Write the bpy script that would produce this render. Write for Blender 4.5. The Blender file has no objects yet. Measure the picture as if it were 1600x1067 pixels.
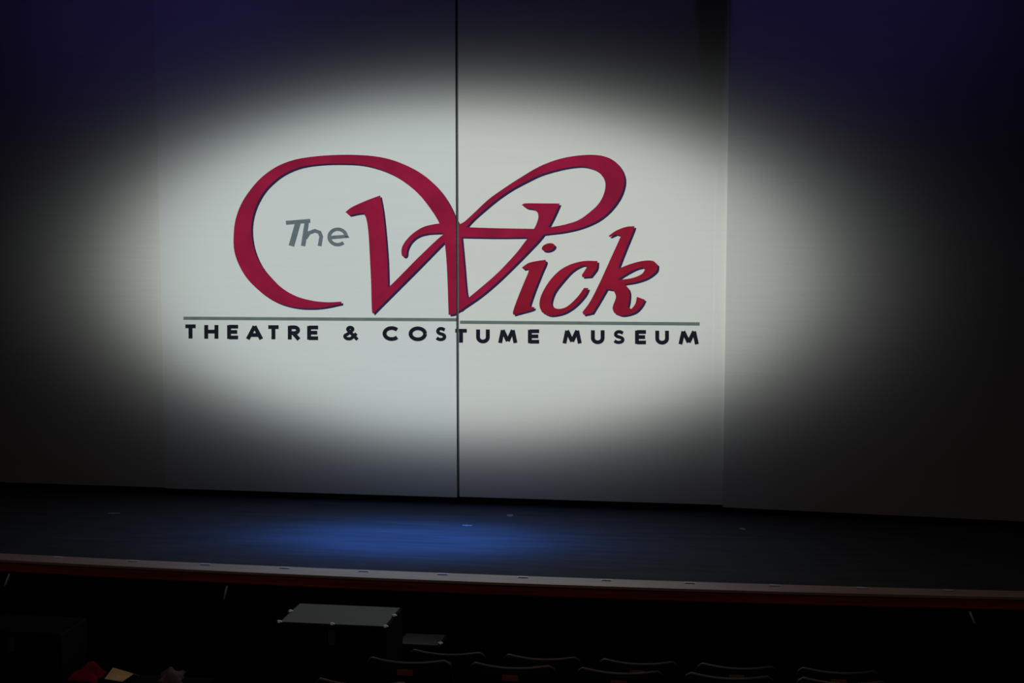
import bpy, bmesh, math
from mathutils import Vector, Matrix
from mathutils.geometry import tessellate_polygon

scene = bpy.context.scene
COL = scene.collection

# ------------------------------------------------------------------ camera
F = 2400.0                                   # focal length in pixels of the 1600 px wide frame
YAW, PITCH = math.radians(8.7), math.radians(5.8)
CAM = Vector((2.1805, -11.4999, 3.45))
FWD = Vector((-math.sin(YAW)*math.cos(PITCH), math.cos(YAW)*math.cos(PITCH), -math.sin(PITCH)))
RIGHT = Vector((math.cos(YAW), math.sin(YAW), 0))
UP = RIGHT.cross(FWD)
cam_data = bpy.data.cameras.new('camera')
cam_data.sensor_width = 36.0
cam_data.lens = 36.0*F/1600.0
cam = bpy.data.objects.new('camera', cam_data)
COL.objects.link(cam)
cam.matrix_world = Matrix(((RIGHT.x, UP.x, -FWD.x, CAM.x), (RIGHT.y, UP.y, -FWD.y, CAM.y),
                           (RIGHT.z, UP.z, -FWD.z, CAM.z), (0, 0, 0, 1)))
scene.camera = cam

# ------------------------------------------------------------------ exposure and world
vs = scene.view_settings
vs.view_transform = 'Standard'
vs.look = 'None'
vs.exposure = 0.0
vs.gamma = 1.0
vs.use_curve_mapping = False
world = bpy.data.worlds.new('dark_auditorium')
scene.world = world
world.use_nodes = True
bg = world.node_tree.nodes['Background']
bg.inputs[0].default_value = (1.0, 0.66, 0.58, 1)
bg.inputs[1].default_value = 0.002


# ------------------------------------------------------------------ lamps
class NT:
    """small helper for wiring node trees"""
    def __init__(self, tree):
        self.t = tree

    def n(self, kind, **kw):
        nd = self.t.nodes.new(kind)
        for k, v in kw.items():
            setattr(nd, k, v)
        return nd

    def m(self, op, a, b=None):
        nd = self.n('ShaderNodeMath', operation=op)
        for i, v in enumerate((a, b)):
            if v is None:
                continue
            if isinstance(v, (int, float)):
                nd.inputs[i].default_value = v
            else:
                self.t.links.new(v, nd.inputs[i])
        return nd.outputs[0]


def spotlight(name, loc, target, cone_deg, power, colour, ax, ay, sharp, gap=None, radius=0.02):
    """theatre spotlight: a soft oval beam of tangents ax, ay; gap = a dark bar cut by a shutter"""
    ld = bpy.data.lights.new(name, 'SPOT')
    ld.energy = power
    ld.color = colour
    ld.spot_size = math.radians(cone_deg)
    ld.spot_blend = 0.3
    ld.shadow_soft_size = radius
    ld.use_nodes = True
    t = NT(ld.node_tree)
    em = ld.node_tree.nodes.get('Emission')
    tc = t.n('ShaderNodeTexCoord')
    sp = t.n('ShaderNodeSeparateXYZ')
    ld.node_tree.links.new(tc.outputs['Normal'], sp.inputs[0])
    z = t.m('ABSOLUTE', sp.outputs[2])
    u = t.m('DIVIDE', sp.outputs[0], z)
    v = t.m('DIVIDE', sp.outputs[1], z)
    a2 = t.m('POWER', t.m('ABSOLUTE', t.m('DIVIDE', u, ax)), 2.0)
    b2 = t.m('POWER', t.m('ABSOLUTE', t.m('DIVIDE', v, ay)), 2.0)
    r = t.m('SQRT', t.m('ADD', a2, b2))
    s = t.m('DIVIDE', 1.0, t.m('ADD', 1.0, t.m('POWER', r, sharp)))
    if gap:
        mr = t.n('ShaderNodeMapRange', interpolation_type='SMOOTHSTEP')
        d = t.m('ABSOLUTE', t.m('SUBTRACT', u, gap[0]))
        ld.node_tree.links.new(d, mr.inputs[0])
        mr.inputs[1].default_value = gap[1]-0.004
        mr.inputs[2].default_value = gap[1]+0.004
        s = t.m('MULTIPLY', s, mr.outputs[0])
    ld.node_tree.links.new(s, em.inputs['Strength'])
    o = bpy.data.objects.new(name, ld)
    COL.objects.link(o)
    d = Vector(target) - Vector(loc)
    # local -Z along the beam, local X horizontal (stage right to left as seen from the house)
    zax = -d.normalized()
    xax = Vector((0, 0, 1)).cross(zax)
    if xax.length < 1e-3:
        xax = Vector((1, 0, 0))
    xax.normalize()
    yax = zax.cross(xax)
    o.matrix_world = Matrix(((xax.x, yax.x, zax.x, loc[0]), (xax.y, yax.y, zax.y, loc[1]),
                             (xax.z, yax.z, zax.z, loc[2]), (0, 0, 0, 1)))
    return o


# white projector oval on the panels, from the back of the house
PJ = Vector((-0.15, -14.0, 4.4))
spotlight('projector_beam', PJ, (-0.02, 0, 2.80), 40, 5250, (0.95, 1.0, 0.97),
          2.62/14.1, 1.26/14.1, 11.3)
# blue pool on the stage floor, from the grid above
spotlight('blue_stage_spot', (-0.1, -1.75, 6.6), (-0.12, -1.22, 1.0), 60, 3400, (0.05, 0.26, 1.0),
          0.92/5.6, 0.50/5.6, 4.4, radius=0.1)
# dim blue wash on the upper part of the panels, cut by a shutter bar
spotlight('blue_panel_wash', (0.2, -6.0, 7.4), (0.0, 0, 5.6), 80, 26, (0.30, 0.22, 1.0),
          3.1/6.3, 1.2/6.3, 4.0, gap=(1.87/6.28, 0.135/6.28))
# two deeper blue spots on the upper corners, the right one shuttered at the panel edge
spotlight('blue_corner_spot', (-2.2, -6.0, 7.2), (-2.35, 0, 4.75), 60, 46, (0.22, 0.15, 1.0),
          1.25/6.4, 0.8/6.4, 4.0)
spotlight('blue_corner_spot', (2.8, -6.0, 7.2), (2.8, 0, 4.75), 60, 48, (0.22, 0.15, 1.0),
          1.25/6.4, 0.8/6.4, 4.0, gap=(-0.775/6.48-0.6, 0.6))
# unseen warm fill added over the seats, stands in for dim house ambience
hl = bpy.data.lights.new('house_fill', 'AREA')
hl.energy = 10.5
hl.spread = math.radians(95)
hl.color = (1.0, 0.8, 0.68)
hl.shape = 'RECTANGLE'
hl.size, hl.size_y = 9.0, 1.5
ho = bpy.data.objects.new('house_fill', hl)
COL.objects.link(ho)
ho.location = (0.5, -5.8, 6.8)
ho.rotation_euler = (math.radians(8), 0, 0)


# ------------------------------------------------------------------ materials
def material(name, colour, rough=0.6, metal=0.0, vary=0.12, scale=(8, 8, 8), bump=0.0, spec=0.5, detail=3.0):
    m = bpy.data.materials.new(name)
    m.use_nodes = True
    nt = m.node_tree
    b = nt.nodes['Principled BSDF']
    b.inputs['Roughness'].default_value = rough
    b.inputs['Metallic'].default_value = metal
    b.inputs['Specular IOR Level'].default_value = spec
    tc = nt.nodes.new('ShaderNodeTexCoord')
    mp = nt.nodes.new('ShaderNodeMapping')
    mp.inputs['Scale'].default_value = scale
    nz = nt.nodes.new('ShaderNodeTexNoise')
    nz.inputs['Scale'].default_value = 1.0
    nz.inputs['Detail'].default_value = detail
    nt.links.new(tc.outputs['Object'], mp.inputs[0])
    nt.links.new(mp.outputs[0], nz.inputs['Vector'])
    rp = nt.nodes.new('ShaderNodeValToRGB')
    lo = [c*(1-vary) for c in colour]
    hi = [min(1.0, c*(1+vary)) for c in colour]
    rp.color_ramp.elements[0].position = 0.3
    rp.color_ramp.elements[0].color = (*lo, 1)
    rp.color_ramp.elements[1].position = 0.7
    rp.color_ramp.elements[1].color = (*hi, 1)
    nt.links.new(nz.outputs['Fac'], rp.inputs[0])
    nt.links.new(rp.outputs[0], b.inputs['Base Color'])
    if bump:
        bp = nt.nodes.new('ShaderNodeBump')
        bp.inputs['Strength'].default_value = bump
        bp.inputs['Distance'].default_value = 0.01
        nt.links.new(nz.outputs['Fac'], bp.inputs['Height'])
        nt.links.new(bp.outputs[0], b.inputs['Normal'])
    return m


M = {
    'panel_cool': material('painted_panel_cool_white', (0.762, 0.80, 0.785), 0.85, vary=0.012, scale=(1.2, 1, 55), spec=0.2),
    'panel_warm': material('painted_panel_warm_white', (0.79, 0.80, 0.755), 0.85, vary=0.012, scale=(1.2, 1, 55), spec=0.2),
    'flat_dimmed': material('painted_flat_dimmed_white', (0.73, 0.74, 0.70), 0.9, vary=0.03, scale=(1.2, 1, 55), spec=0.2),  # panel white taken down a little: weaker light on the left flat
    'flat_shade': material('painted_flat_shaded_white', (0.65, 0.65, 0.63), 0.9, vary=0.03, scale=(1.2, 1, 55), spec=0.2),  # same white darkened, dimmer light on the angled right flat put into colour
    'seal': material('grey_seam_strip', (0.10, 0.115, 0.115), 0.8, vary=0.1),
    'black': material('matt_black_paint', (0.012, 0.012, 0.013), 0.85, vary=0.2, spec=0.2),
    'drape': material('black_drape', (0.006, 0.006, 0.007), 0.95, vary=0.3, scale=(30, 1, 1), spec=0.05),
    'deck': material('black_stage_deck', (0.045, 0.048, 0.06), 0.75, vary=0.25, scale=(1.5, 14, 1), bump=0.05, spec=0.15),
    'nosing': material('lacquered_brown_board', (0.50, 0.33, 0.28), 0.32, vary=0.18, scale=(1.2, 25, 8), spec=0.8),
    'redwood': material('dark_red_wood', (0.34, 0.055, 0.035), 0.5, vary=0.3, scale=(1.5, 8, 40)),
    'fascia': material('black_stage_front', (0.006, 0.006, 0.007), 0.8, vary=0.3, spec=0.2),
    'carpet': material('dark_carpet', (0.010, 0.009, 0.010), 1.0, vary=0.35, scale=(60, 60, 60), spec=0.0),
    'steel': material('brushed_steel', (0.55, 0.55, 0.58), 0.35, metal=1.0, vary=0.1, scale=(60, 60, 6)),
    'marker': material('white_edge_marker', (0.85, 0.84, 0.88), 0.3, vary=0.04),
    'red': material('logo_red', (0.33, 0.010, 0.033), 0.85, vary=0.2, scale=(3, 3, 3), spec=0.1),
    'red_cool': material('logo_crimson', (0.35, 0.011, 0.052), 0.85, vary=0.2, scale=(3, 3, 3), spec=0.1),
    'logo_dark': material('logo_dark_edge', (0.035, 0.02, 0.07), 0.9, vary=0.1, spec=0.1),
    'logo_grey': material('logo_grey', (0.16, 0.20, 0.23), 0.9, vary=0.12, scale=(20, 3, 3), spec=0.1),
    'logo_line': material('logo_line_grey', (0.17, 0.21, 0.20), 0.9, vary=0.1, spec=0.1),
    'logo_black': material('logo_black', (0.012, 0.014, 0.024), 0.9, vary=0.2, spec=0.1),
    'case_top': material('grey_laminate', (0.020, 0.020, 0.028), 0.5, vary=0.15, scale=(20, 20, 20), bump=0.05, spec=0.22),
    'case_blue': material('blue_grey_laminate', (0.012, 0.012, 0.030), 0.55, vary=0.15, scale=(20, 20, 20), spec=0.25),
    'fabric': material('charcoal_seat_fabric', (0.010, 0.010, 0.012), 0.95, vary=0.3, scale=(80, 80, 80), bump=0.1, spec=0.1),
    'trim': material('dark_grey_seat_trim', (0.09, 0.085, 0.085), 0.4, vary=0.1),
    'trim_light': material('pale_grey_metal_paint', (0.5, 0.5, 0.5), 0.4, vary=0.1),
    'plate': material('copper_brown_plate', (0.42, 0.14, 0.095), 0.5, vary=0.2, scale=(30, 30, 30)),
    'red_cloth': material('deep_red_cloth', (0.22, 0.006, 0.015), 0.95, vary=0.3, scale=(30, 30, 30), bump=0.2, spec=0.1),
    'paper': material('yellow_paper', (0.92, 0.66, 0.34), 0.8, vary=0.15, scale=(15, 15, 15)),
    'mauve': material('mauve_grey_cloth', (0.12, 0.07, 0.09), 0.9, vary=0.2, scale=(25, 25, 25)),
    'speck': material('pale_deck_mark', (0.22, 0.23, 0.26), 0.6, vary=0.05),
    'dark_metal': material('dark_metal_plate', (0.09, 0.10, 0.11), 0.5, metal=0.2, vary=0.2),
}


# ------------------------------------------------------------------ mesh helpers
def link(name, me, mat, parent=None):
    o = bpy.data.objects.new(name, me)
    COL.objects.link(o)
    if mat:
        me.materials.append(mat)
    if parent:
        o.parent = parent
    return o


def from_bm(name, bm, mat, parent=None, smooth=False):
    bmesh.ops.recalc_face_normals(bm, faces=bm.faces)
    me = bpy.data.meshes.new(name)
    bm.to_mesh(me)
    bm.free()
    if smooth:
        for p in me.polygons:
            p.use_smooth = True
    return link(name, me, mat, parent)


def bm_box(bm, lo, hi, bevel=0.0):
    r = bmesh.ops.create_cube(bm, size=1.0)
    vs_ = r['verts']
    for v in vs_:
        v.co = Vector([lo[i] + (v.co[i]+0.5)*(hi[i]-lo[i]) for i in range(3)])
    if bevel:
        es = {e for v in vs_ for e in v.link_edges}
        bmesh.ops.bevel(bm, geom=list(es), offset=bevel, segments=2, affect='EDGES', clamp_overlap=True)


def box(name, lo, hi, mat, parent=None, bevel=0.0):
    bm = bmesh.new()
    bm_box(bm, lo, hi, bevel)
    return from_bm(name, bm, mat, parent)


def bm_tube(bm, pts, r, seg=8):
    rings = []
    for i, p in enumerate(pts):
        p = Vector(p)
        a = Vector(pts[max(i-1, 0)])
        b = Vector(pts[min(i+1, len(pts)-1)])
        t = (b-a).normalized()
        s = t.cross(Vector((0, 0, 1)))
        if s.length < 1e-3:
            s = Vector((1, 0, 0))
        s.normalize()
        n = s.cross(t)
        rings.append([bm.verts.new(p + (s*math.cos(k*2*math.pi/seg) + n*math.sin(k*2*math.pi/seg))*r) for k in range(seg)])
    for a, b in zip(rings, rings[1:]):
        for k in range(seg):
            bm.faces.new((a[k], a[(k+1) % seg], b[(k+1) % seg], b[k]))
    bm.faces.new(rings[0][::-1])
    bm.faces.new(rings[-1])


def empty(name, loc, rz=0.0):
    o = bpy.data.objects.new(name, None)
    COL.objects.link(o)
    o.location = loc
    o.rotation_euler = (0, 0, rz)
    o.empty_display_size = 0.1
    return o


def tag(o, label=None, cat=None, group=None, kind=None):
    for k, v in (('label', label), ('category', cat), ('group', group), ('kind', kind)):
        if v:
            o[k] = v
    return o


def ray(u, v):
    return FWD + RIGHT*((u-800.0)/F) + UP*((533.5-v)/F)


def at_y(u, v, y=0.0):
    d = ray(u, v)
    return CAM + d*((y-CAM.y)/d.y)


def at_z(u, v, z):
    d = ray(u, v)
    return CAM + d*((z-CAM.z)/d.z)


# ------------------------------------------------------------------ the setting
STAGE = 1.0
X0, X1 = -7.0, 8.0


def edge_back(x):
    return -2.115 + 0.0075*(x-0.2)**2


def edge_front(x):
    return -2.30 + 0.0105*(x-0.2)**2


def strip(name, near, far, z0, z1, mat, parent=None, n=60):
    """a board that follows the gently bowed stage front"""
    bm = bmesh.new()
    rows = []
    for i in range(n+1):
        x = X0 + (X1-X0)*i/n
        rows.append([bm.verts.new((x, near(x), z0)), bm.verts.new((x, near(x), z1)),
                     bm.verts.new((x, far(x), z1)), bm.verts.new((x, far(x), z0))])
    for a, b in zip(rows, rows[1:]):
        for k in range(4):
            bm.faces.new((a[k], b[k], b[(k+1) % 4], a[(k+1) % 4]))
    bm.faces.new(rows[0])
    bm.faces.new(rows[-1][::-1])
    return from_bm(name, bm, mat, parent)


deck = strip('floor_stage', edge_back, lambda x: 1.6, 0.80, STAGE, M['deck'])
tag(deck, 'black painted stage deck with a pool of blue light', 'stage', kind='structure')
nose = strip('trim_1', edge_front, lambda x: edge_back(x)-0.0005, 0.985, STAGE+0.001, M['nosing'])
tag(nose, 'brown lacquered nosing board along the stage edge', 'trim', kind='structure')
redb = strip('trim_2', lambda x: edge_front(x)+0.004, lambda x: edge_front(x)+0.045, 0.925, 0.9848, M['redwood'])
tag(redb, 'dark red wooden fascia board under the stage nosing', 'trim', kind='structure')
bead = strip('moulding', lambda x: edge_front(x)-0.003, lambda x: edge_front(x)+0.0038, 0.925, 0.934, M['redwood'], redb)
fas = strip('wall_front', lambda x: edge_front(x)+0.24, lambda x: edge_front(x)+0.30, 0.0, 0.7995, M['fascia'])
tag(fas, 'black recessed wall under the stage lip', 'wall', kind='structure')
wb = box('wall_back', (-7.0, 1.6, 0.0), (8.0, 1.7, 6.5), M['drape'])
tag(wb, 'black wall behind the hanging panels', 'wall', kind='structure')

trk = box('trim_3', (-7.0, -0.45, 5.5005), (8.0, 0.18, 5.62), M['black'])
tag(trk, 'black overhead track that carries the hanging panels', 'trim', kind='structure')

# raked house floor, one step for each row
bm = bmesh.new()
prof = [(-2.0, 0.0), (-3.80, 0.0)]
y, z = -3.80, 0.0
while y > -13.5:
    z += 0.2
    prof += [(y, z), (y-0.85, z)]
    y -= 0.85
prof += [(y, -0.1), (-2.0, -0.1)]
l = [bm.verts.new((X0, p[0], p[1])) for p in prof]
r = [bm.verts.new((X1, p[0], p[1])) for p in prof]
for i in range(len(prof)):
    j = (i+1) % len(prof)
    bm.faces.new((l[i], l[j], r[j], r[i]))
bm.faces.new(l)
bm.faces.new(r[::-1])
hf = from_bm('floor', bm, M['carpet'])
tag(hf, 'dark carpeted stepped floor of the auditorium', 'floor', kind='structure')


# ------------------------------------------------------------------ hanging panels
def panel(name, a, b, zb, mat, label, strips=(), th=0.05, top=5.25, seal=False):
    """a flat panel from floor point a to b (x, y): face, black strip for the dark gap below, edge strips"""
    a, b = Vector((a[0], a[1], 0)), Vector((b[0], b[1], 0))
    w = (b-a).length
    root = empty(name, (a.x, a.y, STAGE), math.atan2(b.y-a.y, b.x-a.x))
    tag(root, label, 'scenery flat', 'tall flat panels across the stage')
    box('face', (0, 0, zb), (w, th, top-STAGE), mat, root)
    box('gap_shade', (0.012, 0.012, 0.0005), (w-0.012, th-0.004, zb), M['black'], root)  # black strip standing in for the shaded gap under the hanging panel
    for s0, s1, proud in strips:
        box('edge_strip', (s0, -proud, zb), (s1, -0.0002, top-STAGE), mat, root)
    for k in (0.3, w-0.3):
        box('hanger', (k-0.04, th*0.3, top-STAGE), (k+0.04, th*0.7, top-STAGE+0.25), M['steel'], root)
    if seal:
        box('seam_strip', (w-0.05, th+0.0005, zb), (w+0.07, th+0.012, top-STAGE), M['seal'], root)
    return root


panel('scenery_flat', (-2.372, 0), (-0.0095, 0), 0.050, M['panel_cool'],
      'bluish white panel left of the dark centre seam, behind the grey word',
      strips=((2.3625-0.030, 2.3625, 0.002),), seal=True)
panel('scenery_flat', (0.0105, 0), (2.028, 0), 0.056, M['panel_warm'],
      'warm white panel right of the dark centre seam',
      strips=((0.0, 0.024, 0.002), (2.0175-0.085, 2.0175, 0.003)))
panel('scenery_flat', (-5.9, 0.085), (-2.3722, 0.052), 0.045, M['flat_dimmed'],
      'white flat with slight shade in its colour at the far left edge of the stage')
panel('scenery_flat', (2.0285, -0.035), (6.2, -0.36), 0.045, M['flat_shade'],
      'white flat with shade put into its colour at the far right edge of the stage')

# ------------------------------------------------------------------ the lettering across the two centre panels
SEAM = (-0.0097, 0.0107)
logo = empty('lettering', (0, -0.02, 1.9))
tag(logo, 'red swirling script logo with black capitals across both white panels', 'logo')


def smooth_outline(pts, n=4, corner=42.0):
    """Catmull-Rom through the points, sharp turns stay sharp"""
    P = [Vector(p) for p in pts]
    N = len(P)
    sharp = []
    for i in range(N):
        a, b = P[i]-P[i-1], P[(i+1) % N]-P[i]
        ang = math.degrees(a.angle(b)) if a.length > 1e-6 and b.length > 1e-6 else 0
        sharp.append(ang > corner)
    out = []
    for i in range(N):
        p0, p1, p2, p3 = P[i-1], P[i], P[(i+1) % N], P[(i+2) % N]
        if sharp[i]:
            p0 = p1 + (p1-p2)
        if sharp[(i+1) % N]:
            p3 = p2 + (p2-p1)
        for k in range(n):
            t = k/n
            q = 0.5*((2*p1) + (p2-p0)*t + (2*p0-5*p1+4*p2-p3)*t*t + (3*p1-p0-3*p2+p3)*t**3)
            out.append((q.x, q.y))
    return out


def stroke(pts, w, closed=False):
    """outline of a thick polyline with mitred joints, w may be a list of widths"""
    P = [Vector(p) for p in pts]
    N = len(P)
    W = w if isinstance(w, (list, tuple)) else [w]*N
    L, R = [], []
    for i in range(N):
        if closed:
            a, b = P[i]-P[i-1], P[(i+1) % N]-P[i]
        else:
            a = P[i]-P[i-1] if i else P[1]-P[0]
            b = P[i+1]-P[i] if i < N-1 else P[-1]-P[-2]
        a, b = a.normalized(), b.normalized()
        na, nb = Vector((-a.y, a.x)), Vector((-b.y, b.x))
        m = (na+nb)
        m = m.normalized() if m.length > 1e-5 else na
        k = min(1.0/max(m.dot(na), 0.3), 2.6)
        L.append(P[i]+m*k*W[i]/2)
        R.append(P[i]-m*k*W[i]/2)
    quads = []
    for i in range(N if closed else N-1):
        j = (i+1) % N
        quads.append([tuple(L[i]), tuple(L[j]), tuple(R[j]), tuple(R[i])])
    return quads


def art(name, polys, mat, parent, depth=0.001, lift=0.0065, shift=(0, 0), label=None, holes=None):
    """flat cut-out on the panels: polys are outlines in photograph pixels laid onto the panel plane"""
    org = Vector((0, -0.02, 1.9))
    done = bmesh.new()
    step = min(0.00018, 0.0012/len(polys))
    for pi, poly in enumerate(polys):
        bm = bmesh.new()
        loops = [poly] + (holes or [])
        W3 = [[at_y(u+shift[0], v+shift[1], 0.0) for u, v in lp] for lp in loops]
        flat = [p for lp in W3 for p in lp]
        vsx = [bm.verts.new((p.x-org.x, 0.0, p.z-org.z)) for p in flat]
        for t in tessellate_polygon([[Vector((p.x, p.z, 0)) for p in lp] for lp in W3]):
            try:
                bm.faces.new([vsx[i] for i in t])
            except ValueError:
                pass
        bm.normal_update()
        for f in bm.faces:
            if f.normal.y > 0:
                f.normal_flip()
        # nothing of it hangs over the open seam
        for x in SEAM:
            bmesh.ops.bisect_plane(bm, geom=bm.verts[:]+bm.edges[:]+bm.faces[:], plane_co=(x-org.x, 0, 0), plane_no=(1, 0, 0))
        kill = [f for f in bm.faces if SEAM[0]-org.x < f.calc_center_median().x < SEAM[1]-org.x]
        bmesh.ops.delete(bm, geom=kill, context='FACES')
        # thickness: a thin cut-out standing just clear of the panel, overlapping strokes a hair apart
        front = 0.02 - lift - step*pi
        src = bm.verts[:]
        ext = bmesh.ops.extrude_face_region(bm, geom=bm.faces[:])
        new = {v for v in ext['geom'] if isinstance(v, bmesh.types.BMVert)}
        for v in bm.verts:
            v.co.y = front if v in new else front + depth
        bmesh.ops.recalc_face_normals(bm, faces=bm.faces)
        tmp = bpy.data.meshes.new('tmp')
        bm.to_mesh(tmp)
        bm.free()
        done.from_mesh(tmp)
        bpy.data.meshes.remove(tmp)
    bm = done
    me = bpy.data.meshes.new(name)
    bm.to_mesh(me)
    bm.free()
    o = link(name, me, mat)
    o.parent = parent
    if label:
        o['label'] = label
    return o


def Lc(pts):
    return [(340+x/3.81, 220+y/3.81) for x, y in pts]


def Rc(pts):
    return [(700+x/3.81, 220+y/3.81) for x, y in pts]


def red_part(name, polys, mat, label=None, holes=None, sh=(2.8, 2.6), parent=None):
    o = art(name, polys, mat, parent or logo, label=label, holes=holes)
    art('dark_edge', polys, M['logo_dark'], o, lift=0.0048, shift=sh, holes=[[(u, v) for u, v in h] for h in holes] if holes else None)
    return o


crescent = Lc([(738, 957), (738, 970), (640, 990), (560, 997), (470, 992), (380, 970), (300, 930), (230, 875), (170, 810),
               (125, 730), (100, 650), (97, 560), (108, 470), (140, 380), (190, 300), (260, 220), (350, 155), (450, 115),
               (560, 95), (680, 85), (800, 83), (920, 90), (1020, 108), (1110, 140), (1190, 180), (1260, 230), (1320, 290),
               (1370, 360), (1410, 440), (1430, 500), (1400, 530), (1327, 505), (1305, 460), (1265, 400), (1210, 330), (1140, 265), (1060, 210), (970, 170),
               (860, 142), (740, 135), (620, 138), (500, 155), (400, 195), (320, 255), (265, 320), (225, 400), (205, 480),
               (203, 560), (220, 650), (260, 740), (320, 815), (390, 880), (470, 925), (560, 950), (650, 960)])
wstem = Lc([(762, 424), (800, 395), (880, 358), (968, 325), (985, 420), (1000, 560), (1012, 720), (1016, 872), (1060, 832),
            (1200, 690), (1330, 568), (1368, 552), (1360, 592), (1340, 612), (1200, 755), (1050, 905), (1000, 955), (960, 995),
            (926, 1030), (919, 1000), (915, 850), (908, 700), (900, 560), (888, 470), (870, 430), (840, 432), (785, 443)])
hook = Lc([(1095, 665), (1100, 630), (1125, 590), (1165, 550), (1220, 515), (1270, 500), (1330, 492), (1375, 505), (1372, 545), (1330, 548), (1250, 552),
           (1190, 570), (1150, 605), (1130, 645), (1125, 680), (1112, 692), (1100, 686)])
down = Lc([(1322, 490), (1345, 570), (1358, 650), (1368, 800), (1376, 1036), (1405, 1032), (1440, 1010), (1455, 1003), (1500, 950),
           (1483, 905), (1468, 740), (1452, 572), (1436, 495), (1412, 445)])
loop = Rc([(55, 545), (68, 500), (100, 480), (160, 425), (240, 350), (330, 285), (430, 220), (540, 155), (640, 115), (740, 92), (850, 83),
           (930, 92), (990, 120), (1030, 165), (1050, 220), (1045, 280), (1015, 350), (960, 420), (890, 475), (800, 515),
           (700, 540), (600, 553), (545, 560), (560, 520), (610, 514), (700, 497), (780, 470), (850, 420), (900, 370), (930, 310), (937, 250),
           (915, 205), (870, 170), (800, 152), (720, 158), (640, 175), (550, 202), (470, 240), (380, 288), (300, 342),
           (220, 407), (150, 469), (110, 514), (85, 550)])
bar = Rc([(58, 512), (110, 514), (300, 520), (535, 524), (520, 574), (300, 576), (120, 573), (60, 572)])
vstem = Rc([(440, 382), (462, 372), (560, 372), (665, 373), (652, 405), (622, 468), (588, 530), (545, 588), (480, 657), (400, 738),
            (300, 835), (200, 920), (120, 976), (70, 1010), (90, 965), (122, 935), (200, 870), (300, 782), (400, 676), (450, 612), (490, 558), (520, 510),
            (538, 460), (535, 428), (510, 407), (470, 400)])
S = smooth_outline
red_part('swirl_letter_w', [S(crescent), S(wstem), S(hook), S(down), S(loop), S(bar), S(vstem)], M['red_cool'],
         label='large red swirling letter W')
dot = [(700+(597+38*math.cos(a)-6*math.sin(a))/3.81, 220+(633+24*math.sin(a)-4*math.cos(a))/3.81)
       for a in [k*math.pi/10 for k in range(20)]]
ibody = Rc([(440, 754), (480, 727), (530, 715), (580, 708), (583, 726), (560, 780), (520, 880), (492, 960), (486, 985), (516, 990), (500, 1005),
            (430, 1025), (390, 1036), (388, 1015), (410, 950), (450, 850), (480, 778), (476, 760), (450, 764)])
red_part('letter_i', [S(ibody), dot], M['red'], label='red italic letter i')
cc = Rc([(890, 715), (885, 760), (850, 808), (800, 812), (797, 798), (830, 748), (800, 742), (740, 775), (680, 840), (635, 900),
         (615, 960), (625, 990), (660, 1000), (710, 985), (770, 930), (810, 875), (836, 876), (815, 920), (760, 980), (690, 1025),
         (610, 1040), (560, 1020), (545, 980), (555, 920), (600, 840), (660, 775), (730, 735), (810, 715)])
red_part('letter_c', [S(cc)], M['red'], label='red italic letter c')
kk = Rc([(955, 567), (1000, 535), (1060, 512), (1110, 508), (1104, 532), (1060, 640), (1012, 762), (1080, 735), (1150, 716), (1215, 713), (1248, 738),
         (1240, 775), (1190, 815), (1120, 840), (1050, 852), (1078, 890), (1080, 940), (1070, 990), (1092, 1000), (1115, 970), (1125, 928),
         (1172, 945), (1150, 985), (1110, 1022), (1040, 1040), (990, 1025), (980, 990), (1000, 930), (985, 888), (945, 882), (900, 960),
         (860, 1025), (808, 1036), (800, 1020), (850, 950), (910, 830), (960, 720), (1010, 610), (1030, 566), (1000, 556), (965, 572)])
kh = Rc([(1006, 828), (1060, 793), (1120, 762), (1160, 752), (1172, 768), (1150, 795), (1090, 818)])
red_part('letter_k', [S(kk)], M['red'], label='red italic letter k', holes=[S(kh)])

# the small grey word inside the swirl
T_ = stroke(Lc([(408, 488), (552, 476)]), 6.2) + stroke(Lc([(480, 486), (440, 626)]), 8.6)
h_ = stroke(Lc([(533, 478), (510, 626)]), 6.6) + stroke(Lc([(524, 580), (545, 548), (580, 535), (608, 545), (618, 570), (608, 626)]), 5.6)
e_ = stroke(Lc([(662, 577), (768, 568)] + [(716+51*math.cos(math.radians(g)), 572+46*math.sin(math.radians(g))) for g in range(-8, -325, -16)]), 5.4)
for nm, pl, lf in (('letter_t', T_, 0.0065), ('letter_h', h_, 0.0085), ('letter_e', e_, 0.0065)):
    art(nm, pl, M['logo_grey'], logo, lift=lf, label='grey letter of the small word inside the swirl')

# the thin rule, one length on each panel
art('underline', [[(287, 494.6), (713.4, 497.0), (713.4, 502.0), (287, 499.6)]], M['logo_line'], logo)
art('underline', [[(719, 500.8), (1093, 503.4), (1093, 508.6), (719, 505.8)]], M['logo_line'], logo)


# black capitals: strokes on a unit square (0..1, y down), width given in pixels
def arc(cx, cy, rx, ry, a0, a1, n=14):
    return [(cx+rx*math.cos(math.radians(a0+(a1-a0)*k/n)), cy+ry*math.sin(math.radians(a0+(a1-a0)*k/n))) for k in range(n+1)]


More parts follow.
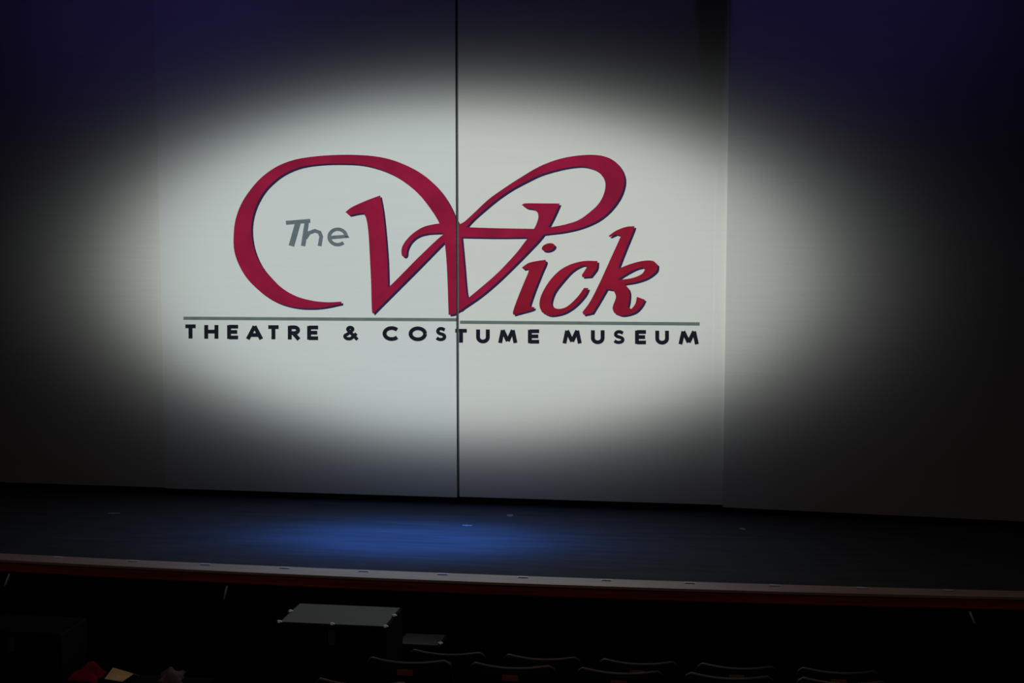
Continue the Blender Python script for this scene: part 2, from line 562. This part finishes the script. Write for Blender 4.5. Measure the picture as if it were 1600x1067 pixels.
GL = {
    'T': [[(0, .11), (1, .11)], [(.5, .11), (.5, 1)]],
    'H': [[(.12, 0), (.12, 1)], [(.88, 0), (.88, 1)], [(.12, .48), (.88, .48)]],
    'E': [[(.15, 0), (.15, 1)], [(.15, .11), (1, .11)], [(.15, .49), (.92, .49)], [(.15, .89), (1, .89)]],
    'A': [[(.06, 1), (.5, .06)], [(.5, .06), (.94, 1)], [(.24, .70), (.76, .70)]],
    'R': [[(.15, 0), (.15, 1)], [(.15, .11), (.5, .11)]+arc(.55, .32, .30, .21, -90, 90, 10)+[(.15, .53)], [(.45, .53), (.92, 1)]],
    'C': [arc(.55, .5, .45, .40, -42, -318, 20)],
    'O': [arc(.5, .5, .42, .40, 0, 360, 24)],
    'S': [[(.86, .20)]+arc(.52, .29, .30, .19, -40, -250, 10)+arc(.48, .70, .36, .20, -70, 140, 12)+[(.12, .78)]],
    'U': [[(.12, 0)]+arc(.5, .58, .38, .32, 180, 0, 12)+[(.88, 0)]],
    'M': [[(.07, 1), (.22, .04)], [(.22, .04), (.5, .86)], [(.5, .86), (.78, .04)], [(.78, .04), (.93, 1)]],
    '&': [[(.95, .97), (.34, .30)]+arc(.46, .21, .17, .13, 150, 400, 10)+[(.26, .58)]+arc(.36, .73, .26, .18, 210, 30, 10)+[(.88, .52)]],
}


def capital(ch, cx, top, w, hgt, name):
    pl = []
    for st in GL[ch]:
        pts = [(cx-w/2+p[0]*w, top+p[1]*hgt) for p in st]
        pl += stroke(pts, 6.0 if ch not in 'S&' else 5.2)
    return art(name, pl, M['logo_black'], logo)


row = [('T', 298, 16), ('H', 330.5, 21), ('E', 364, 16.5), ('A', 398, 24), ('T', 427.5, 16), ('R', 459.5, 18.5), ('E', 489, 16.5),
       ('&', 548.4, 23), ('C', 611, 25), ('O', 653, 27), ('S', 689, 17),
       ('T', 720.5, 18), ('U', 754.7, 20), ('M', 793.5, 28), ('E', 834, 17), ('M', 894, 28), ('U', 934, 20), ('S', 967, 18),
       ('E', 1001, 16.5), ('U', 1034.5, 20), ('M', 1076, 30)]
for ch, cx, w in row:
    if cx < 714:
        top, hg = 507.3 + (cx-298)*0.0095, 21.5
    else:
        top, hg = 514.3 + (cx-722)*0.0068, 21.0
    capital(ch, cx, top, w, hg, 'ampersand' if ch == '&' else 'capital_'+ch.lower())

# ------------------------------------------------------------------ small markers on the nosing
marks = [(-30, 866), (90, 871), (210, 876.5), (322, 881.8), (445, 887.5), (568, 893), (692, 897.2), (818, 901.5), (948, 906), (1078, 910),
         (1210, 913), (1346, 915.7), (1480, 919.5), (1606, 921.5)]
side_words = ['first', 'second', 'third', 'fourth', 'fifth', 'sixth', 'seventh', 'eighth', 'ninth', 'tenth', 'eleventh', 'twelfth', 'last']
first = None
nm = 0
for u, v in marks[1:-1]:
    p = at_z(u, v, STAGE)
    root = empty('edge_marker', (p.x, edge_back(p.x)-0.035, STAGE+0.0012))
    tag(root, 'small pale marker on the stage nosing, %s from the left' % side_words[nm], 'marker', 'markers along the stage edge')
    nm += 1
    if first is None:
        parts = [box('base', (-0.036, -0.016, 0), (0.036, 0.016, 0.002), M['steel'], root),
                 box('lens', (-0.030, -0.013, 0.002), (0.030, 0.013, 0.005), M['marker'], root, 0.001)]
        first = parts
    else:
        for q in first:
            c = q.copy()
            COL.objects.link(c)
            c.parent = root

# small pale marks on the deck
for (u, v, w, d, rz, lab) in ((797, 805, 0.045, 0.05, 0.2, 'small pale mark on the deck right of the centre seam'),
                              (730, 821, 0.07, 0.03, 0.0, 'short pale mark on the blue-lit deck below the centre seam'),
                              (178, 802, 0.09, 0.03, 0.1, 'pale mark on the dark left side of the deck'),
                              (1160, 826, 0.04, 0.05, 0.3, 'pale mark on the dark right side of the deck')):
    p = at_z(u, v, STAGE)
    bm = bmesh.new()
    bm_box(bm, (-w/2, -d/2, 0), (w/2, d/2, 0.0015))
    bm_box(bm, (-d/5, -d, 0.0002), (d/5, d*0.2, 0.0017))
    o = from_bm('deck_mark', bm, M['speck'])
    o.location = (p.x, p.y, STAGE+0.0003)
    o.rotation_euler.z = rz
    tag(o, lab, 'speck', 'pale marks on the deck')

# ------------------------------------------------------------------ fittings under the stage lip
for (u0, u1, v0, v1, lab) in ((302, 347, 914, 937, 'dark outlet box under the stage lip, beside a thin metal strut'),
                              (752, 800, 936, 962, 'dark outlet box under the stage lip, below the middle'),
                              (1136, 1190, 942, 972, 'dark outlet box under the right half of the stage lip')):
    yy = edge_front(at_z((u0+u1)/2, 915, STAGE).x) + 0.10
    a, b = at_y(u0, v0, yy), at_y(u1, v1, yy)
    z1, z0 = a.z, b.z
    w = b.x-a.x
    root = empty('outlet_box', (a.x, yy, z0))
    tag(root, lab, 'outlet box', 'outlet boxes under the lip')
    hh = z1-z0
    box('housing', (0, 0.012, 0), (w, 0.1395, hh), M['black'], root, 0.004)
    box('cover_plate', (0.008, 0.004, 0.008), (w-0.008, 0.0118, hh-0.008), M['dark_metal'], root, 0.002)
    for k in (0.3, 0.7):
        box('socket', (w*k-0.022, 0.0, hh*0.3), (w*k+0.022, 0.0038, hh*0.7), M['black'], root, 0.001)
for (ut, vt, ub, vb, lab) in ((16, 889, 7, 917, 'thin metal strut slanting from the stage lip at the far left'),
                              (356, 912, 350, 937, 'thin metal strut below the stage lip beside an outlet box'),
                              (1513, 944, 1523, 975, 'thin metal strut below the stage lip at the far right')):
    yt = edge_front(at_z(ut, vt, STAGE).x) + 0.03
    top = at_y(ut, vt, yt)
    top.z = 0.9245
    bot = at_y(ub, vb, yt-0.06)
    root = empty('stage_strut', top)
    tag(root, lab, 'strut', 'struts under the stage lip')
    bm = bmesh.new()
    bm_tube(bm, [(0, 0, -0.004), bot-top], 0.008, 8)
    from_bm('rod', bm, M['trim_light'], root, True)
    box('fixing_plate', (-0.025, -0.02, -0.004), (0.025, 0.02, 0.0), M['steel'], root, 0.001)
    bm = bmesh.new()
    e = bot-top
    bm_box(bm, (e.x-0.012, e.y-0.012, e.z-0.012), (e.x+0.012, e.y+0.012, e.z+0.004), 0.003)
    from_bm('rubber_foot', bm, M['black'], root)


# ------------------------------------------------------------------ equipment cases in front of the stage
def case(name, x0, x1, y0, y1, ztop, top_mat, label, studs, floor=0.0):
    root = empty(name, ((x0+x1)/2, (y0+y1)/2, floor))
    tag(root, label, 'case', 'equipment cases before the stage')
    hx, hy, h = (x1-x0)/2, (y1-y0)/2, ztop-floor
    box('body', (-hx, -hy, 0.03), (hx, hy, h-0.07), M['black'], root, 0.004)
    box('lid', (-hx, -hy, h-0.066), (hx, hy, h-0.004), M['black'], root, 0.004)
    box('top_panel', (-hx+0.012, -hy+0.012, h-0.0038), (hx-0.012, hy-0.012, h), top_mat, root)
    for sx, sy in studs:
        bm = bmesh.new()
        bmesh.ops.create_uvsphere(bm, u_segments=14, v_segments=8, radius=0.019)
        for v in bm.verts:
            v.co.z *= 0.75
        o = from_bm('corner_ball', bm, M['steel'], root, True)
        o.location = (sx*(hx-0.006), sy*(hy-0.006), h-0.004)
    for sx in (-1, 1):
        for sy in (-1, 1):
            bm = bmesh.new()
            bmesh.ops.create_cone(bm, segments=12, radius1=0.022, radius2=0.022, depth=0.03, cap_ends=True)
            o = from_bm('foot', bm, M['black'], root)
            o.location = (sx*(hx-0.04), sy*(hy-0.04), 0.015)
    bm = bmesh.new()
    bm_tube(bm, [(-0.07, -hy-0.0, h*0.55), (-0.06, -hy-0.03, h*0.55), (0.06, -hy-0.03, h*0.55), (0.07, -hy, h*0.55)], 0.008)
    from_bm('handle', bm, M['black'], root, True)
    bm = bmesh.new()
    bm_box(bm, (-0.02, -hy-0.008, h-0.12), (0.02, -hy-0.0005, h-0.03), 0.003)
    from_bm('latch', bm, M['dark_metal'], root)
    return root


case('road_case', -0.405, 0.222, -3.34, -2.93, 1.0, M['case_top'],
     'tall black equipment case with grey top and bright metal corners before the stage',
     ((-1, -1), (1, -1), (0, -1), (-1, 0.1), (1, 0.1)))
p = at_z(684, 1006, 0.76)
case('road_case', p.x-0.24, p.x+0.02, p.y-0.04, p.y+0.20, 0.76, M['case_blue'],
     'low blue-grey topped case between the tall case and the first seats', ((1, -0.6),))
a, b = at_z(-60, 984, 0.85), at_z(100, 988, 0.85)
case('road_case', a.x, b.x, a.y, a.y+0.36, 0.85, M['drape'],
     'black case in deep shadow at the lower left corner', ())

# things lying on a black box in the lower left corner
q0 = at_z(95, 1066, 0.86)
q1 = at_z(320, 1066, 0.86)
ped = empty('bench', ((q0.x+q1.x)/2, q0.y+0.12, 0.2))
tag(ped, 'black bench in the lower left corner under the red cloth', 'bench')
bw = (q1.x-q0.x)/2
box('bench_top', (-bw, -0.16, 0.60), (bw, 0.16, 0.63), M['drape'], ped, 0.006)
for sx in (-1, 1):
    for sy in (-1, 1):
        box('leg', (sx*(bw-0.05)-0.02, sy*0.12-0.02, 0.0005), (sx*(bw-0.05)+0.02, sy*0.12+0.02, 0.5995), M['black'], ped, 0.004)
box('apron', (-bw+0.08, -0.125, 0.52), (bw-0.08, -0.105, 0.5995), M['black'], ped)
BT = 0.83


def cloth_lump(name, centre, sx, sy, h, mat, label, cat, seed, rz=0.0):
    bm = bmesh.new()
    N = 16
    grid = []
    for j in range(N+1):
        line = []
        for i in range(N+1):
            u, v = i/N*2-1, j/N*2-1
            r = max(abs(u), abs(v))
            z = h*max(0.0, 1-r**3)*(0.62+0.22*math.sin(5*u+seed)+0.2*math.sin(4*v-2*u+seed*2)) + 0.004
            wob = 1+0.12*math.sin(7*math.atan2(v, u)+seed)
            line.append(bm.verts.new((u*sx*wob, v*sy*wob, max(z, 0.004))))
        grid.append(line)
    for j in range(N):
        for i in range(N):
            bm.faces.new((grid[j][i], grid[j][i+1], grid[j+1][i+1], grid[j+1][i]))
    ring = [grid[0][i] for i in range(N+1)] + [grid[j][N] for j in range(1, N+1)] + \
           [grid[N][i] for i in range(N-1, -1, -1)] + [grid[j][0] for j in range(N-1, 0, -1)]
    low = [bm.verts.new((v.co.x, v.co.y, 0)) for v in ring]
    for k in range(len(ring)):
        m_ = (k+1) % len(ring)
        bm.faces.new((ring[k], low[k], low[m_], ring[m_]))
    bm.faces.new(low[::-1])
    o = from_bm(name, bm, mat, None, True)
    o.location = centre
    o.rotation_euler.z = rz
    return tag(o, label, cat)


c = at_z(138, 1050, BT+0.03)
cloth_lump('folded_cloth', (c.x, c.y, BT+0.0005), 0.075, 0.085, 0.08, M['red_cloth'], 'crumpled deep red cloth in the lower left corner', 'cloth', 0.7)
c = at_z(268, 1052, BT+0.03)
cloth_lump('folded_scarf', (c.x, c.y, BT+0.0005), 0.06, 0.09, 0.06, M['mauve'], 'dim mauve scarf right of the yellow paper', 'scarf', 2.1, 0.3)
# folded yellow sheet: two leaves on a crease
c = at_z(192, 1047, BT+0.03)
pr = empty('folded_paper', (c.x, c.y-0.03, BT+0.0005), -0.25)
tag(pr, 'folded yellow paper sheet beside the red cloth', 'paper')
for nm_, pts in (('front_leaf', [(-0.06, -0.06, 0.0), (0.055, -0.06, 0.0), (0.085, 0.0, 0.028), (-0.05, 0.0, 0.045)]),
                 ('back_leaf', [(-0.05, 0.002, 0.045), (0.085, 0.002, 0.028), (0.07, 0.06, 0.0), (-0.06, 0.06, 0.0)])):
    bm = bmesh.new()
    va = [bm.verts.new(q) for q in pts]
    f = bm.faces.new(va)
    e = bmesh.ops.extrude_face_region(bm, geom=[f])
    for v in e['geom']:
        if isinstance(v, bmesh.types.BMVert):
            v.co.z += 0.0025
    from_bm(nm_, bm, M['paper'], pr)


# ------------------------------------------------------------------ theatre seats
def make_seat():
    root = empty('theatre_seat', (0, 0, 0))
    HW, TOP = 0.218, 0.9

    def yb(s):
        return 0.09*(s/HW)**2

    def zt(s):
        k = abs(s)/HW
        return TOP - (0.05*((k-0.8)/0.2)**2 if k > 0.8 else 0.0)
    # curved backrest shell
    bm = bmesh.new()
    N, K = 18, 6
    fr, bk = [], []
    for i in range(N+1):
        s = -HW+2*HW*i/N
        f_, b_ = [], []
        for k in range(K+1):
            t = k/K
            z = 0.36+(zt(s)-0.36)*t
            lean = -0.07*t
            w = 0.030+0.022*math.sin(math.pi*min(1, t*1.02))
            b_.append(bm.verts.new((s, yb(s)+lean+0.07, z)))
            f_.append(bm.verts.new((s, yb(s)+lean+0.07+w, z-0.004)))
        fr.append(f_)
        bk.append(b_)
    for i in range(N):
        for k in range(K):
            bm.faces.new((bk[i][k], bk[i+1][k], bk[i+1][k+1], bk[i][k+1]))
            bm.faces.new((fr[i][k], fr[i][k+1], fr[i+1][k+1], fr[i+1][k]))
        bm.faces.new((bk[i][K], bk[i+1][K], fr[i+1][K], fr[i][K]))
        bm.faces.new((bk[i][0], fr[i][0], fr[i+1][0], bk[i+1][0]))
    for i in (0, N):
        for k in range(K):
            bm.faces.new((bk[i][k], bk[i][k+1], fr[i][k+1], fr[i][k]))
    back = from_bm('backrest', bm, M['fabric'], root, True)
    bm = bmesh.new()
    bm_tube(bm, [(-HW+2*HW*i/24, yb(-HW+2*HW*i/24)+0.010, zt(-HW+2*HW*i/24)+0.006) for i in range(25)], 0.0085, 8)
    from_bm('edge_trim', bm, M['trim'], back, True)
    box('number_plate', (-0.040, 0.001, 0.846), (0.040, 0.0055, 0.876), M['plate'], back, 0.0015)
    # tipped-up seat cushion
    bm = bmesh.new()
    bm_box(bm, (-0.21, 0.125, 0.40), (0.21, 0.215, 0.80), 0.03)
    from_bm('seat', bm, M['fabric'], root, True)
    for s in (-1, 1):
        box('armrest', (s*0.248-0.0115, 0.02, 0.60), (s*0.248+0.0115, 0.30, 0.64), M['black'], root, 0.006)
        box('leg', (s*0.246-0.0125, 0.10, 0.0005), (s*0.246+0.0125, 0.24, 0.5995), M['black'], root, 0.004)
        box('foot', (s*0.243-0.0155, 0.04, 0.0006), (s*0.243+0.0155, 0.0995, 0.02), M['black'], root)
    return root


def copy_tree(o, parent=None):
    c_ = o.copy()
    COL.objects.link(c_)
    c_.parent = parent
    for ch in list(o.children):
        copy_tree(ch, c_)
    return c_


proto = None
order = ['leftmost', 'second from the left', 'middle', 'second from the right', 'rightmost']
rows = [('first row nearest the stage', -3.50, 0.0, [0.585, 1.11, 1.635, 2.16, 2.69]),
        ('second row behind the first', -4.29, 0.2, [0.545, 1.07, 1.60, 2.125, 2.66]),
        ('third row cut by the picture edge', -5.24, 0.4, [0.55, 1.075, 1.60, 2.125, 2.66])]
for rname, yy, zf, xs in rows:
    for k, x in enumerate(xs):
        if proto is None:
            proto = s_ = make_seat()
        else:
            s_ = copy_tree(proto)
        s_.location = (x, yy - 0.02*math.cos((x-1.6)*0.9), zf)
        tag(s_, 'dark theatre seat, %s in the %s' % (order[k], rname), 'seat', 'theatre seats in rows')
